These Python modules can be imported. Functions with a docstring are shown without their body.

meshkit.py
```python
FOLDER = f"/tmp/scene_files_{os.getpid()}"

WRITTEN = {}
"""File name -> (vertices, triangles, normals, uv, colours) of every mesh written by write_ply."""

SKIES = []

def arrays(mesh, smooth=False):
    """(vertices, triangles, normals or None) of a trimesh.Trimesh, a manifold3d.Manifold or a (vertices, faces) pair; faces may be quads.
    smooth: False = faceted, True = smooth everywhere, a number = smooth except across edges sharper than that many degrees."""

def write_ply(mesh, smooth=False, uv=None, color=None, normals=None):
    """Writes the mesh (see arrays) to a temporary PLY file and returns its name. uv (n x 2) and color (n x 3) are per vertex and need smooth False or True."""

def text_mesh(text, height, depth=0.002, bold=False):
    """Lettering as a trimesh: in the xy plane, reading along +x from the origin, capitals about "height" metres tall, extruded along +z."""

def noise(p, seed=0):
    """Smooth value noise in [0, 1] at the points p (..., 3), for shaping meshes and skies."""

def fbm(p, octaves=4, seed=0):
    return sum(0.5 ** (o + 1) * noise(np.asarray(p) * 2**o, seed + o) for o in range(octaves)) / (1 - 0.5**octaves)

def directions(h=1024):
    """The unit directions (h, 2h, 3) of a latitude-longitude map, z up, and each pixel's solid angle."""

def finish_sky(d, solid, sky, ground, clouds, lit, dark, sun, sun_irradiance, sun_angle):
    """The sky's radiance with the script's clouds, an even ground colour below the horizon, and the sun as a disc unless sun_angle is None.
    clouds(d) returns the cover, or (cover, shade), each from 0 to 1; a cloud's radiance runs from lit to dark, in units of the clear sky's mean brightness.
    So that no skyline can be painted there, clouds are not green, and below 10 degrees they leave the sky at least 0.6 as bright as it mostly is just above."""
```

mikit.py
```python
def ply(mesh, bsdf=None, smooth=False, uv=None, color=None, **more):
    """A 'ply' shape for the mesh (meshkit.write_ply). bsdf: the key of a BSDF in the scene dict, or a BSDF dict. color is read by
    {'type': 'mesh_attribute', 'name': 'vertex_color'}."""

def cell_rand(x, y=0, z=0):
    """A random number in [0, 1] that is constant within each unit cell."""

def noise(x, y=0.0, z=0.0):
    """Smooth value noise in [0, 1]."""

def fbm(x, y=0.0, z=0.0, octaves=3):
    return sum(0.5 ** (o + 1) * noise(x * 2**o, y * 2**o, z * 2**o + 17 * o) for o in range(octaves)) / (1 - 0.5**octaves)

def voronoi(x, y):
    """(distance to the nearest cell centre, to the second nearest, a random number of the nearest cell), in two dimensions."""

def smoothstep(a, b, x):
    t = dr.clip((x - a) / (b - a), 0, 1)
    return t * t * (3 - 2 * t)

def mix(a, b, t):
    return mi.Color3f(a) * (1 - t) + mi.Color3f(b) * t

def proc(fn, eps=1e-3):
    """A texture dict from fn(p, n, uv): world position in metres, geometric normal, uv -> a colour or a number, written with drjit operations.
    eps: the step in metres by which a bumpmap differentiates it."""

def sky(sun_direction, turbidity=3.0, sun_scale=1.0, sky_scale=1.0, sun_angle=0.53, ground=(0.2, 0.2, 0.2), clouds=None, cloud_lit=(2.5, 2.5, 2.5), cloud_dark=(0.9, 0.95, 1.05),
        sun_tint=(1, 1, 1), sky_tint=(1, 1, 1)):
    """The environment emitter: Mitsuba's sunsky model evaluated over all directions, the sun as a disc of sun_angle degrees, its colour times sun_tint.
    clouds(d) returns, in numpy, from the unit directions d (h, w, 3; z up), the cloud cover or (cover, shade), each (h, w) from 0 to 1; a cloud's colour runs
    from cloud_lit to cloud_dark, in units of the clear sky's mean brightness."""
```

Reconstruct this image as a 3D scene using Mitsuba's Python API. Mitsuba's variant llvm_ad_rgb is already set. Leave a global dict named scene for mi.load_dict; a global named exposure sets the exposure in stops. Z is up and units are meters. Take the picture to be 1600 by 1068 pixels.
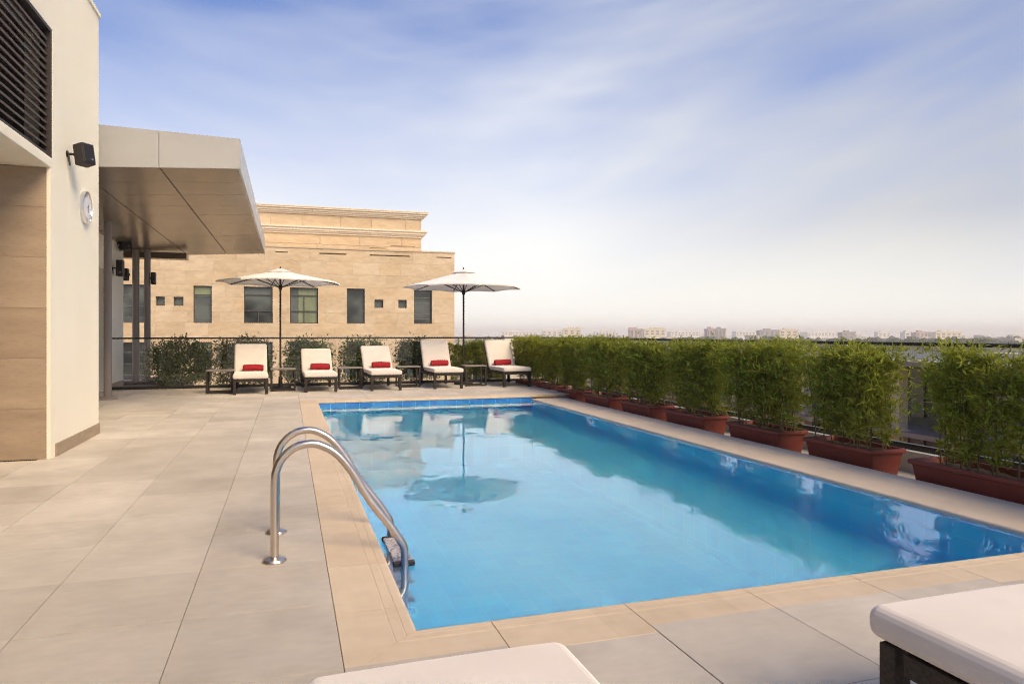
import math, random
import numpy as np, trimesh, manifold3d, shapely
import mitsuba as mi, drjit as dr
import mikit, meshkit
from mikit import proc, noise, fbm, voronoi, cell_rand, smoothstep, mix

random.seed(7)
rng = np.random.default_rng(7)
T = mi.ScalarTransform4f
scene, labels = {}, {}

# ------------------------------------------------------------------ camera, sky, exposure
YAW = math.atan(350 / 1100)
EYE = 1.25
scene['camera'] = {
    'type': 'perspective', 'fov': math.degrees(2 * math.atan(800 / 1100)), 'fov_axis': 'x',
    'near_clip': 0.05, 'far_clip': 20000.0, 'principal_point_offset_y': 14 / 1068,
    'to_world': T().look_at(origin=[0, 0, EYE], target=[math.sin(YAW), math.cos(YAW), EYE], up=[0, 0, 1])}


def cloud_cover(d):
    """Thin veil: dense near the horizon, thinning upward, with long diagonal streaks."""
    az = np.arctan2(d[..., 0], d[..., 1])
    el = np.arcsin(np.clip(d[..., 2], -1, 1))
    wave = np.cos(az - 0.95)
    u = az * 0.96 + el * 0.30
    v = el * 0.96 - 0.24 * np.sqrt((az - 0.1) ** 2 + 0.09)
    P = np.stack([u * 1.5 + 4, v * 7.0, u * 0 + 0.5], -1)
    warp = meshkit.fbm(np.stack([az * 2 + 3, el * 5, az * 0 + 2], -1), 3, 5)
    P[..., 1] += 1.6 * warp
    streak = meshkit.fbm(P, 5, 3)
    fine = meshkit.fbm(np.stack([u * 5 + 9, v * 26 + 2 * warp, u * 0], -1), 4, 11)
    low = np.exp(-(np.maximum(el, 0) / 0.258) ** 2.4)
    side = np.clip(0.5 + 0.5 * wave, 0, 1) ** 4
    c = 0.97 * low + (0.48 * side - 0.05) * (1 - low) + (0.46 * (streak - 0.5) + 0.60 * (fine - 0.5)) * (1 - 0.75 * low) * (0.30 + 0.70 * side)
    cover = np.clip(c, 0.0, 0.97)
    grey = np.clip((np.cos(az - 1.2) - 0.66) / 0.30, 0, 1)
    shade = np.clip(0.04 + 0.85 * grey * np.clip(el / 0.15, 0.10, 1) + 0.55 * (meshkit.fbm(P * 0.6 + 7, 4, 8) - 0.5), 0, 1)
    return cover, shade


scene['sky'] = mikit.sky([0.34, -0.72, 0.66], turbidity=3.2, sun_scale=0.50, sky_scale=0.60, sun_angle=32,
                         ground=(0.25, 0.22, 0.19), clouds=cloud_cover, cloud_lit=(3.22, 3.16, 2.90),
                         cloud_dark=(1.58, 1.60, 1.64), sun_tint=(1.0, 0.95, 0.85), sky_tint=(0.85, 0.93, 1.32))
exposure = 2.6

# ------------------------------------------------------------------ helpers


def key_for(name, parent=None):
    k = f'{parent}__{name}' if parent else name
    if k not in scene and k not in labels and not any(x.startswith(k + '__') for x in list(labels)):
        return k
    n = 1
    while f'{k}_{n:03d}' in scene or f'{k}_{n:03d}' in labels:
        n += 1
    return f'{k}_{n:03d}'


_next = {}


def fresh(name, parent=None):
    base = f'{parent}__{name}' if parent else name
    n = _next.get(base, 0)
    _next[base] = n + 1
    return base if n == 0 else f'{base}_{n:03d}'


def obj(name, mesh, mat, parent=None, smooth=False, label=None, kind=None, to_world=None):
    k = fresh(name, parent)
    d = dict(mesh) if isinstance(mesh, dict) else mikit.ply(mesh, mat, smooth)
    if isinstance(mesh, dict) and mat:
        d['bsdf'] = {'type': 'ref', 'id': mat}
    if to_world is not None:
        d['to_world'] = to_world
    scene[k] = d
    if label or kind:
        labels[k] = {}
        if label:
            labels[k]['label'] = label
        if kind:
            labels[k]['kind'] = kind
    return k


def thing(name, label, cat, group=None):
    k = fresh(name)
    labels[k] = {'label': label, 'category': cat}
    if group:
        labels[k]['group'] = group
    return k


def tag(k, label, cat, group=None, kind=None):
    labels[k] = {'label': label, 'category': cat}
    if group:
        labels[k]['group'] = group
    if kind:
        labels[k]['kind'] = kind
    return k


def struct(name, mesh, mat, label=None, smooth=False):
    k = obj(name, mesh, mat, smooth=smooth)
    labels[k] = {'kind': 'structure'}
    if label:
        labels[k]['label'] = label
    return k


def box(x0, x1, y0, y1, z0, z1):
    m = trimesh.creation.box((x1 - x0, y1 - y0, z1 - z0))
    m.apply_translation(((x0 + x1) / 2, (y0 + y1) / 2, (z0 + z1) / 2))
    return m


def join(*ms):
    out = []
    for m in ms:
        out += list(m) if isinstance(m, (list, tuple)) else [m]
    return trimesh.util.concatenate(out)


def tm(man):
    m = man.to_mesh()
    return trimesh.Trimesh(m.vert_properties[:, :3], m.tri_verts, process=False)


def rbox(x0, x1, y0, y1, z0, z1, r, seg=8):
    """Box with rounded edges: hull of eight spheres."""
    s = manifold3d.Manifold.sphere(r, seg)
    parts = [s.translate((x, y, z)) for x in (x0 + r, x1 - r) for y in (y0 + r, y1 - r) for z in (z0 + r, z1 - r)]
    return tm(manifold3d.Manifold.batch_hull(parts))


def cyl(p0, p1, r, n=16, r1=None):
    p0, p1 = np.array(p0, float), np.array(p1, float)
    L = np.linalg.norm(p1 - p0)
    m = tm(manifold3d.Manifold.cylinder(L, r, r if r1 is None else r1, n))
    m.apply_transform(trimesh.geometry.align_vectors([0, 0, 1], (p1 - p0) / L))
    m.apply_translation(p0)
    return m


def tube(path, r, n=10, caps=True):
    path = np.asarray(path, float)
    rs = np.broadcast_to(np.asarray(r, float), (len(path),))
    t = np.gradient(path, axis=0)
    t /= np.linalg.norm(t, axis=1, keepdims=True)
    ref = np.array([0, 1, 0]) if abs(t[0][1]) < 0.8 else np.array([1, 0, 0])
    vs = []
    a0 = None
    for i in range(len(path)):
        a = ref - t[i] * (ref @ t[i]) if a0 is None else a0 - t[i] * (a0 @ t[i])
        a /= np.linalg.norm(a)
        a0 = a
        b = np.cross(t[i], a)
        th = np.arange(n) / n * 2 * np.pi
        vs.append(path[i] + rs[i] * (np.cos(th)[:, None] * a + np.sin(th)[:, None] * b))
    v = np.vstack(vs)
    f = []
    for i in range(len(path) - 1):
        for j in range(n):
            k = (j + 1) % n
            f += [[i * n + j, i * n + k, (i + 1) * n + k], [i * n + j, (i + 1) * n + k, (i + 1) * n + j]]
    if caps:
        c0, c1 = len(v), len(v) + 1
        v = np.vstack([v, path[:1], path[-1:]])
        e = (len(path) - 1) * n
        for j in range(n):
            k = (j + 1) % n
            f += [[c0, k, j], [c1, e + j, e + k]]
    return trimesh.Trimesh(v, f, process=False)


def spline(pts, n=40):
    from scipy.interpolate import PchipInterpolator
    pts = np.asarray(pts, float)
    s = np.r_[0, np.cumsum(np.linalg.norm(np.diff(pts, axis=0), axis=1))]
    q = np.linspace(0, s[-1], n)
    return np.stack([PchipInterpolator(s, pts[:, k])(q) for k in range(pts.shape[1])], 1)


def slab(o, ex, ey, en, w, h, t, b=0.003):
    """A slab with a chamfered face: corner o, sides w along ex and h along ey, face t proud along en."""
    o, ex, ey, en = (np.asarray(a, float) for a in (o, ex, ey, en))

    def ring(i, z):
        return [o + ex * x + ey * y + en * z for x, y in ((i, i), (w - i, i), (w - i, h - i), (i, h - i))]
    v = np.array(ring(0, 0) + ring(0, t - b) + ring(b, t))
    f = [[8, 9, 10], [8, 10, 11], [0, 2, 1], [0, 3, 2]]
    for r in (0, 4):
        for j in range(4):
            k = (j + 1) % 4
            f += [[r + j, r + k, r + 4 + k], [r + j, r + 4 + k, r + 4 + j]]
    f = np.array(f)
    if np.cross(ex, ey) @ en < 0:
        f = f[:, ::-1]
    return trimesh.Trimesh(v, f, process=False)


def place(mesh, loc, rot=0.0):
    m = mesh.copy()
    m.apply_transform(trimesh.transformations.translation_matrix(loc) @ trimesh.transformations.rotation_matrix(rot, [0, 0, 1]))
    return m


# ------------------------------------------------------------------ materials


def rgbv(c):
    return {'type': 'rgb', 'value': list(c)} if isinstance(c, (tuple, list)) else (proc(c) if callable(c) else c)


def mat(name, color, rough=0.6, spec=0.4, metallic=0.0, bump=None, scale=1.0, eps=1e-3, two=True, **more):
    b = {'type': 'principled', 'base_color': rgbv(color), 'roughness': rgbv(rough) if callable(rough) else rough, 'specular': spec, 'metallic': metallic, **more}
    if bump:
        b = {'type': 'bumpmap', 'arbitrary': proc(bump, eps), 'scale': scale, 'nested': b}
    scene[name] = {'type': 'twosided', 'bsdf': b} if two else b
    return name


def tile_color(p, n, uv):
    cx, cy = dr.floor((p.x - 0.2) / 0.64), dr.floor((p.y - 3.36) / 0.665)
    r = cell_rand(cx + 40, cy + 40, 3)
    grain = fbm(p.x * 14 + r * 30, p.y * 34, r * 9, 4)
    blot = fbm(p.x * 3.1, p.y * 3.1, 2.0, 4)
    wear = fbm(p.x * 0.7 + 3, p.y * 0.7, 5.0, 3)
    base = mix((0.375, 0.335, 0.275), (0.58, 0.535, 0.46), dr.clip((0.24 * grain + 0.48 * blot + 0.28 * r - 0.5) * 1.35 + 0.5, 0, 1))
    return base * (0.86 + 0.26 * wear)


def tile_bump(p, n, uv):
    return fbm(p.x * 25, p.y * 50, 1.0, 3) * 0.7 + noise(p.x * 160, p.y * 160, 2.0) * 0.3


mat('m_tile', tile_color, rough=lambda p, n, uv: 0.42 + 0.25 * fbm(p.x * 5, p.y * 12, 0.0, 3), bump=tile_bump, scale=0.0007)
mat('m_grout', (0.17, 0.125, 0.085), 0.9)


def coping_color(p, n, uv):
    s = fbm(p.x * 9, p.y * 9, p.z * 4, 4)
    st = fbm(p.x * 30, p.y * 5, 3.0, 3) * 0.5 + fbm(p.x * 5, p.y * 30, 7.0, 3) * 0.5
    r = cell_rand(dr.floor(p.x / 0.65), dr.floor((p.y - 3.22) / 0.65), 1)
    return mix((0.46, 0.36, 0.235), (0.62, 0.515, 0.375), 0.4 * s + 0.3 * st + 0.35 * r)


def coping_plain(p, n, uv):
    s = fbm(p.x * 4, p.y * 4, 0.0, 5)
    f = noise(p.x * 90, p.y * 90, 1.0)
    return mix((0.50, 0.41, 0.31), (0.60, 0.51, 0.40), 0.75 * s + 0.25 * f)


mat('m_coping', coping_color, 0.5, bump=lambda p, n, uv: fbm(p.x * 40, p.y * 40, p.z * 40, 3), scale=0.0008)
mat('m_coping_plain', coping_plain, 0.6, bump=lambda p, n, uv: fbm(p.x * 60, p.y * 60, p.z * 40, 3), scale=0.0008)


def cream(p, n, uv):
    s = fbm(p.x * 1.3, p.y * 1.3, p.z * 0.8, 4)
    drip = fbm(p.y * 6, p.x * 6, p.z * 0.35, 3)
    return mix((0.72, 0.675, 0.545), (0.80, 0.755, 0.63), 0.6 * s + 0.4 * drip)


mat('m_cream', cream, 0.75, bump=lambda p, n, uv: fbm(p.x * 90, p.y * 90, p.z * 90, 3), scale=0.0012)


def stone_wall(p, n, uv):
    row = dr.floor(p.z / 0.5)
    r = cell_rand(row, 3, 1)
    b1 = fbm(p.x * 1.6 + row * 7, p.y * 0.8, p.z * 7, 5)
    b2 = fbm(p.x * 5 + 4, p.y * 5, p.z * 14, 5)
    pit = smoothstep(0.66, 0.8, noise(p.x * 26, p.y * 26, p.z * 110))
    c = mix((0.25, 0.185, 0.130), (0.43, 0.335, 0.245), dr.clip((0.45 * b1 + 0.30 * b2 + 0.25 * r - 0.5) * 1.4 + 0.5, 0, 1))
    return c * (1 - 0.10 * pit)


mat('m_stone', stone_wall, 0.45, bump=lambda p, n, uv: fbm(p.x * 14, p.y * 8, p.z * 40, 3), scale=0.0012)
mat('m_skirting', lambda p, n, uv: mix((0.27, 0.20, 0.13), (0.36, 0.28, 0.19), fbm(p.x * 6, p.y * 6, p.z * 20, 3)), 0.5)
mat('m_louvre', lambda p, n, uv: mix((0.150, 0.115, 0.102), (0.21, 0.168, 0.152), fbm(p.x * 5, p.y * 3, p.z * 30, 3)), 0.45)
mat('m_louvre_frame', (0.035, 0.027, 0.024), 0.5)
mat('m_dark', (0.012, 0.011, 0.010), 0.6)
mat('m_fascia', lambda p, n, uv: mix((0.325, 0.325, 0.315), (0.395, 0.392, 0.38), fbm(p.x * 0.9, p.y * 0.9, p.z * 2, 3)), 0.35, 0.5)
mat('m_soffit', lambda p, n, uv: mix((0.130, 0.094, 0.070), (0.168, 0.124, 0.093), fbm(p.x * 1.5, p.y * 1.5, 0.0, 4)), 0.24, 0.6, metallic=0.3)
mat('m_column', lambda p, n, uv: mix((0.20, 0.165, 0.15), (0.26, 0.22, 0.20), fbm(p.x * 9, p.y * 9, p.z * 1.5, 3)), 0.4, 0.5)
mat('m_steel', (0.66, 0.585, 0.51), lambda p, n, uv: 0.22 + 0.12 * fbm(p.x * 60, p.y * 60, p.z * 8, 3), 0.5, metallic=1.0)
mat('m_tread', lambda p, n, uv: mix((0.42, 0.40, 0.42), (0.10, 0.10, 0.11), smoothstep(0.55, 0.75, noise(p.x * 90, p.y * 90, 0.0))), 0.5)
mat('m_black', (0.014, 0.013, 0.013), 0.45)
mat('m_fabric', lambda p, n, uv: mix((0.63, 0.58, 0.515), (0.70, 0.65, 0.585), fbm(p.x * 7, p.y * 7, p.z * 7, 4)), 0.9, 0.2,
    bump=lambda p, n, uv: fbm(p.x * 5, p.y * 5, p.z * 5, 3) * 0.93 + 0.035 * dr.sin(p.x * 1600) * dr.sin(p.y * 1600), scale=0.006, sheen=0.3)
mat('m_red', lambda p, n, uv: mix((0.26, 0.010, 0.018), (0.35, 0.020, 0.028), fbm(p.x * 30, p.y * 30, p.z * 30, 3)), 0.8, 0.25, sheen=0.3)
mat('m_wicker', lambda p, n, uv: mix((0.013, 0.009, 0.007), (0.030, 0.021, 0.016), cell_rand(dr.floor(p.x * 90), dr.floor(p.y * 90), dr.floor(p.z * 90))), 0.55)
mat('m_table_top', lambda p, n, uv: mix((0.16, 0.13, 0.10), (0.26, 0.22, 0.18), fbm(p.x * 4, p.y * 30, 0.0, 3)), 0.3, 0.5)
mat('m_planter', lambda p, n, uv: mix((0.135, 0.026, 0.018), (0.215, 0.050, 0.033), fbm(p.x * 3, p.y * 3, p.z * 9, 4)), 0.5, 0.4)
mat('m_soil', lambda p, n, uv: mix((0.025, 0.017, 0.012), (0.07, 0.05, 0.035), fbm(p.x * 30, p.y * 30, p.z * 30, 4)), 0.95)
mat('m_trough', lambda p, n, uv: mix((0.30, 0.27, 0.23), (0.42, 0.39, 0.34), fbm(p.x * 3, p.y * 3, p.z * 3, 4)), 0.8)
mat('m_kerb', lambda p, n, uv: mix((0.58, 0.55, 0.48), (0.68, 0.65, 0.58), fbm(p.x * 5, p.y * 5, p.z * 3, 4)), 0.7)
mat('m_rail', (0.030, 0.027, 0.022), 0.35, 0.5)
mat('m_stem', lambda p, n, uv: mix((0.10, 0.085, 0.03), (0.17, 0.13, 0.06), noise(p.x * 40, p.y * 40, p.z * 20)), 0.7)
mat('m_bark', lambda p, n, uv: mix((0.035, 0.026, 0.018), (0.07, 0.055, 0.04), noise(p.x * 40, p.y * 40, p.z * 20)), 0.8)
scene['m_leaf'] = {'type': 'principledthin', 'roughness': 0.5, 'diff_trans': 1.0, 'spec_trans': 0.0, 'base_color': proc(
    lambda p, n, uv: mix((0.165, 0.200, 0.022), (0.48, 0.50, 0.085), 0.55 * cell_rand(dr.floor(p.x * 22), dr.floor(p.y * 22), dr.floor(p.z * 22)) + 0.45 * fbm(p.x * 2.5, p.y * 2.5, p.z * 2.5, 3)))}
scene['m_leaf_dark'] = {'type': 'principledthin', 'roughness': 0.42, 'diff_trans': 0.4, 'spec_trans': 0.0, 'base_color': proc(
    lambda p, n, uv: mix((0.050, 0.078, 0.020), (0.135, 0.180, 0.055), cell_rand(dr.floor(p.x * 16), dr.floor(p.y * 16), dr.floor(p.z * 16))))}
scene['m_canopy'] = {'type': 'principledthin', 'roughness': 0.85, 'diff_trans': 0.42, 'spec_trans': 0.0, 'base_color': proc(
    lambda p, n, uv: mix((0.80, 0.77, 0.73), (0.86, 0.84, 0.80), fbm(p.x * 3, p.y * 3, p.z * 3, 3)))}
scene['m_glass'] = {'type': 'thindielectric', 'int_ior': 1.5}
scene['m_water'] = {'type': 'blendbsdf', 'weight': 0.16, 'a': {'type': 'dielectric', 'int_ior': 1.33, 'ext_ior': 1.0}, 'b': {'type': 'conductor', 'material': 'none'}}


def pool_mosaic(p, n, uv):
    a, b = dr.abs(n.x), dr.abs(n.y)
    u = dr.select(a > 0.5, p.y, p.x)
    v = dr.select(dr.abs(n.z) > 0.5, p.y, p.z)
    g = 0.25
    fu, fv = u / g - dr.floor(u / g), v / g - dr.floor(v / g)
    e = dr.minimum(dr.minimum(fu, 1 - fu), dr.minimum(fv, 1 - fv))
    joint = 1 - smoothstep(0.012, 0.030, e)
    r = cell_rand(dr.floor(u / g), dr.floor(v / g), 5)
    c = mix((0.100, 0.70, 0.98), (0.140, 0.78, 0.99), 0.5 * r + 0.5 * fbm(p.x * 1.2, p.y * 1.2, p.z, 3))
    return mix(c, (0.45, 0.80, 0.95), joint * 0.26)


mat('m_pool', pool_mosaic, 0.4)
mat('m_band', lambda p, n, uv: mix((0.020, 0.125, 0.40), (0.055, 0.22, 0.55), cell_rand(dr.floor(p.x / 0.25), dr.floor(p.y / 0.25), 2) * 0.6 + 0.4 * fbm(p.x * 30, p.y * 30, p.z * 30, 3)), 0.15, 0.5)


def trav(seed, lo, hi):
    def fn(p, n, uv):
        x, z = p.x * 0.24 + seed, p.z
        blot = fbm(p.x * 0.75 + seed, p.y * 0.3, z * 1.1, 4)
        vein = fbm(x * 6, 1.0, z * 4 + seed, 4)
        speck = fbm(p.x * 3.2, p.y * 2, z * 5.5 + seed, 3)
        run = fbm(p.x * 0.35, 3.0, z * 0.3, 3)
        t = 0.42 * blot + 0.20 * vein + 0.26 * speck + 0.24 * run
        return mix(lo, hi, dr.clip((t - 0.5) * 1.35 + 0.5, 0, 1))
    return fn


TRAV = [mat(f'm_trav{i}', trav(i * 5.3, lo, hi), 0.7) for i, (lo, hi) in enumerate([
    ((0.40, 0.295, 0.170), (0.70, 0.575, 0.40)), ((0.42, 0.31, 0.185), (0.72, 0.595, 0.42)),
    ((0.38, 0.275, 0.155), (0.68, 0.550, 0.375)), ((0.41, 0.285, 0.155), (0.70, 0.560, 0.375))])]
mat('m_cornice', lambda p, n, uv: mix((0.70, 0.62, 0.48), (0.84, 0.77, 0.64), fbm(p.x * 0.9, p.y * 0.9, p.z * 4, 4)), 0.7)
mat('m_frame', (0.075, 0.070, 0.058), 0.4)
mat('m_pane', lambda p, n, uv: mix((0.016, 0.022, 0.023), (0.10, 0.115, 0.108), smoothstep(0.30, 0.80, fbm(p.x * 0.5, 2.0, p.z * 0.7, 3))), 0.06, 0.6)
mat('m_pane_green', lambda p, n, uv: mix((0.13, 0.16, 0.10), (0.27, 0.31, 0.17), fbm(p.x * 1.4, 2.0, p.z * 0.8, 3)), 0.10, 0.5)
mat('m_slat', (0.14, 0.15, 0.15), 0.4)
mat('m_clock_face', (0.74, 0.73, 0.76), 0.25, 0.5)
mat('m_white', (0.70, 0.68, 0.63), 0.7)
mat('m_speaker', lambda p, n, uv: mix((0.016, 0.014, 0.014), (0.036, 0.031, 0.030), noise(p.x * 400, p.y * 400, p.z * 400)), 0.6)
mat('m_chrome', (0.75, 0.75, 0.77), 0.12, 0.5, metallic=1.0)
mat('m_door_glass', (0.020, 0.016, 0.013), 0.08, 0.5)
mat('m_ground', lambda p, n, uv: mix((0.24, 0.20, 0.15), (0.36, 0.31, 0.24), fbm(p.x * 0.01, p.y * 0.01, 0.0, 5)), 0.95)
mat('m_street', lambda p, n, uv: mix((0.05, 0.05, 0.05), (0.09, 0.085, 0.08), fbm(p.x * 0.3, p.y * 0.3, 0.0, 4)), 0.9)
mat('m_wood', (0.030, 0.045, 0.014), 0.95)
for nm, c in dict(m_far_pink=(0.44, 0.34, 0.31), m_far_cream=(0.62, 0.56, 0.40), m_far_white=(0.66, 0.64, 0.58), m_far_grey=(0.30, 0.28, 0.28), m_far_dark=(0.20, 0.19, 0.18), m_far_roof=(0.46, 0.41, 0.33)).items():
    mat(nm, c, 0.85)

# ------------------------------------------------------------------ ground far below
struct('ground', box(-9000, 9000, -9000, 9000, -25.5, -25.0), 'm_ground', 'sandy city ground far below the roof terrace')

# ------------------------------------------------------------------ the terrace deck and its tiles
PX0, PX1, PY0, PY1 = 0.49, 4.72, 2.93, 13.45          # pool, inner faces
CX0, CX1, CY0, CY1 = 0.20, 5.42, 2.62, 13.77         # outer edge of the coping
FARX = 5.57
RZ = -0.075                                           # the right-hand kerb walk lies a step lower
DX, DY = 0.64, 0.665
JT = 0.0036
sub = -0.30
base_shape = shapely.box(-5.6, -4.0, 8.0, 17.62).difference(shapely.box(PX0 - 0.06, PY0 - 0.06, PX1 + 0.06, PY1 + 0.06))
base_shape = base_shape.difference(shapely.box(PX1, CY0 + 0.31, 9, PY1 - 0.03)).difference(shapely.box(CX1, -4.5, 9, PY1 - 0.03)).difference(shapely.box(FARX, PY1 - 0.2, 9, 18))
base_shape = base_shape.union(shapely.box(CX1 - 0.001, -4.0, 8.0, CY0))
base_shape = base_shape.difference(shapely.box(5.6, -4.5, 9, 20))
base_shape = base_shape.union(shapely.box(-5.6, 17.6, -2.62, 22.3))
g = trimesh.creation.extrude_polygon(base_shape, 0.28)
g.apply_translation((0, 0, -0.288))
deck = struct('terrace_deck', g, 'm_grout', 'beige tiled roof terrace round the pool')
# plain paving behind the camera
obj('plain_paving', slab((-5.5, -3.9, -0.008), (1, 0, 0), (0, 1, 0), (0, 0, 1), 11.0, 3.9 + 0.69, 0.008), 'm_tile', deck)
tile_sets = []
for i in range(-8, 9):
    for j in range(-4, 21):
        x0, y0 = 0.2 + i * DX, 3.36 + j * DY
        x1, y1 = x0 + DX, y0 + DY
        if i < 0:
            if x1 < -3.8 or (x1 < -2.2 and y0 > 8.0 and y1 < 9.9):
                continue
            if y1 > 17.4:
                y1 = 17.4
        elif y1 < CY0 + 0.08:
            pass
        elif y0 < CY0:
            y1 = CY0
        elif y0 >= CY1 - 0.1:
            y0 = max(y0, CY1)
            if x0 > FARX - 0.1:
                continue
            x1 = min(x1, FARX)
            y1 = min(y1, 17.4)
        else:
            continue
        if i >= 0 and y0 < CY0 and x1 > 5.6:
            continue
        if y1 - y0 < 0.1:
            continue
        tile_sets.append((x0, x1, y0, y1))
# the strip of cut tiles where the grid meets the far coping
for i in range(0, 9):
    x0 = 0.2 + i * DX
    x1 = min(x0 + DX, FARX)
    tile_sets.append((x0, x1, CY1, 3.36 + 16 * DY))
for (x0, x1, y0, y1) in tile_sets:
    if y1 - y0 < 0.1 or x1 - x0 < 0.05:
        continue
    if y0 == CY1 and y1 > 3.36 + 16 * DY + 0.01:
        continue
    j = JT / 2
    lift = random.uniform(-0.0012, 0.0008)
    obj('tile', slab((x0 + j, y0 + j, -0.008), (1, 0, 0), (0, 1, 0), (0, 0, 1), x1 - x0 - 2 * j, y1 - y0 - 2 * j, 0.008 + lift, 0.0009), 'm_tile', deck)

# ------------------------------------------------------------------ pool: basin, waterline tiles, coping stones, water
pool = struct('swimming_pool', join(
    box(PX0 - 0.06, PX1 + 0.06, PY0 - 0.06, PY1 + 0.06, -1.45, -1.35),
    box(PX0 - 0.06, PX0, PY0 - 0.06, PY1 + 0.06, -1.35, -0.05), box(PX1, PX1 + 0.06, PY0 - 0.06, PY1 + 0.06, -1.35, -0.127),
    box(PX0, PX1, PY0 - 0.06, PY0, -1.35, -0.05), box(PX0, PX1, PY1, PY1 + 0.06, -1.35, -0.05)), 'm_pool', 'blue tiled basin of the rectangular pool')
TB = 0.25
for k in range(16):
    x = PX0 + (k + 0.02) * (PX1 - PX0) / 16
    w = (PX1 - PX0) / 16 - 0.008
    obj('waterline_tile', slab((x, PY1, -0.27), (1, 0, 0), (0, 0, 1), (0, -1, 0), w, 0.218, 0.008), 'm_band', pool)
    obj('waterline_tile', slab((x, PY0, -0.27), (1, 0, 0), (0, 0, 1), (0, 1, 0), w, 0.218, 0.008), 'm_band', pool)
for k in range(41):
    y = PY0 + (k + 0.02) * (PY1 - PY0) / 41
    w = (PY1 - PY0) / 41 - 0.008
    obj('waterline_tile', slab((PX0, y, -0.27), (0, 1, 0), (0, 0, 1), (1, 0, 0), w, 0.218, 0.008), 'm_band', pool)


def coping_profile(w, over=0.03, grooves=True):
    """Cross-section (t, z): t = 0 at the outer edge, w + over at the rounded pool edge."""
    W, th = w + over, 0.05
    pts = [(0, -th), (0, -0.002), (0.002, 0.0)]
    if grooves:
        for c in (W - 0.105, W - 0.055):
            pts += [(c - 0.004, 0.0), (c - 0.002, -0.0016), (c + 0.002, -0.0016), (c + 0.004, 0.0)]
    r = 0.020
    pts += [(W - r + r * math.sin(a), -r + r * math.cos(a)) for a in np.linspace(0, math.pi / 2, 5)]
    pts += [(W - r + r * math.cos(a), -th + r - r * math.sin(a)) for a in np.linspace(0, math.pi / 2, 5)]
    return pts


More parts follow.
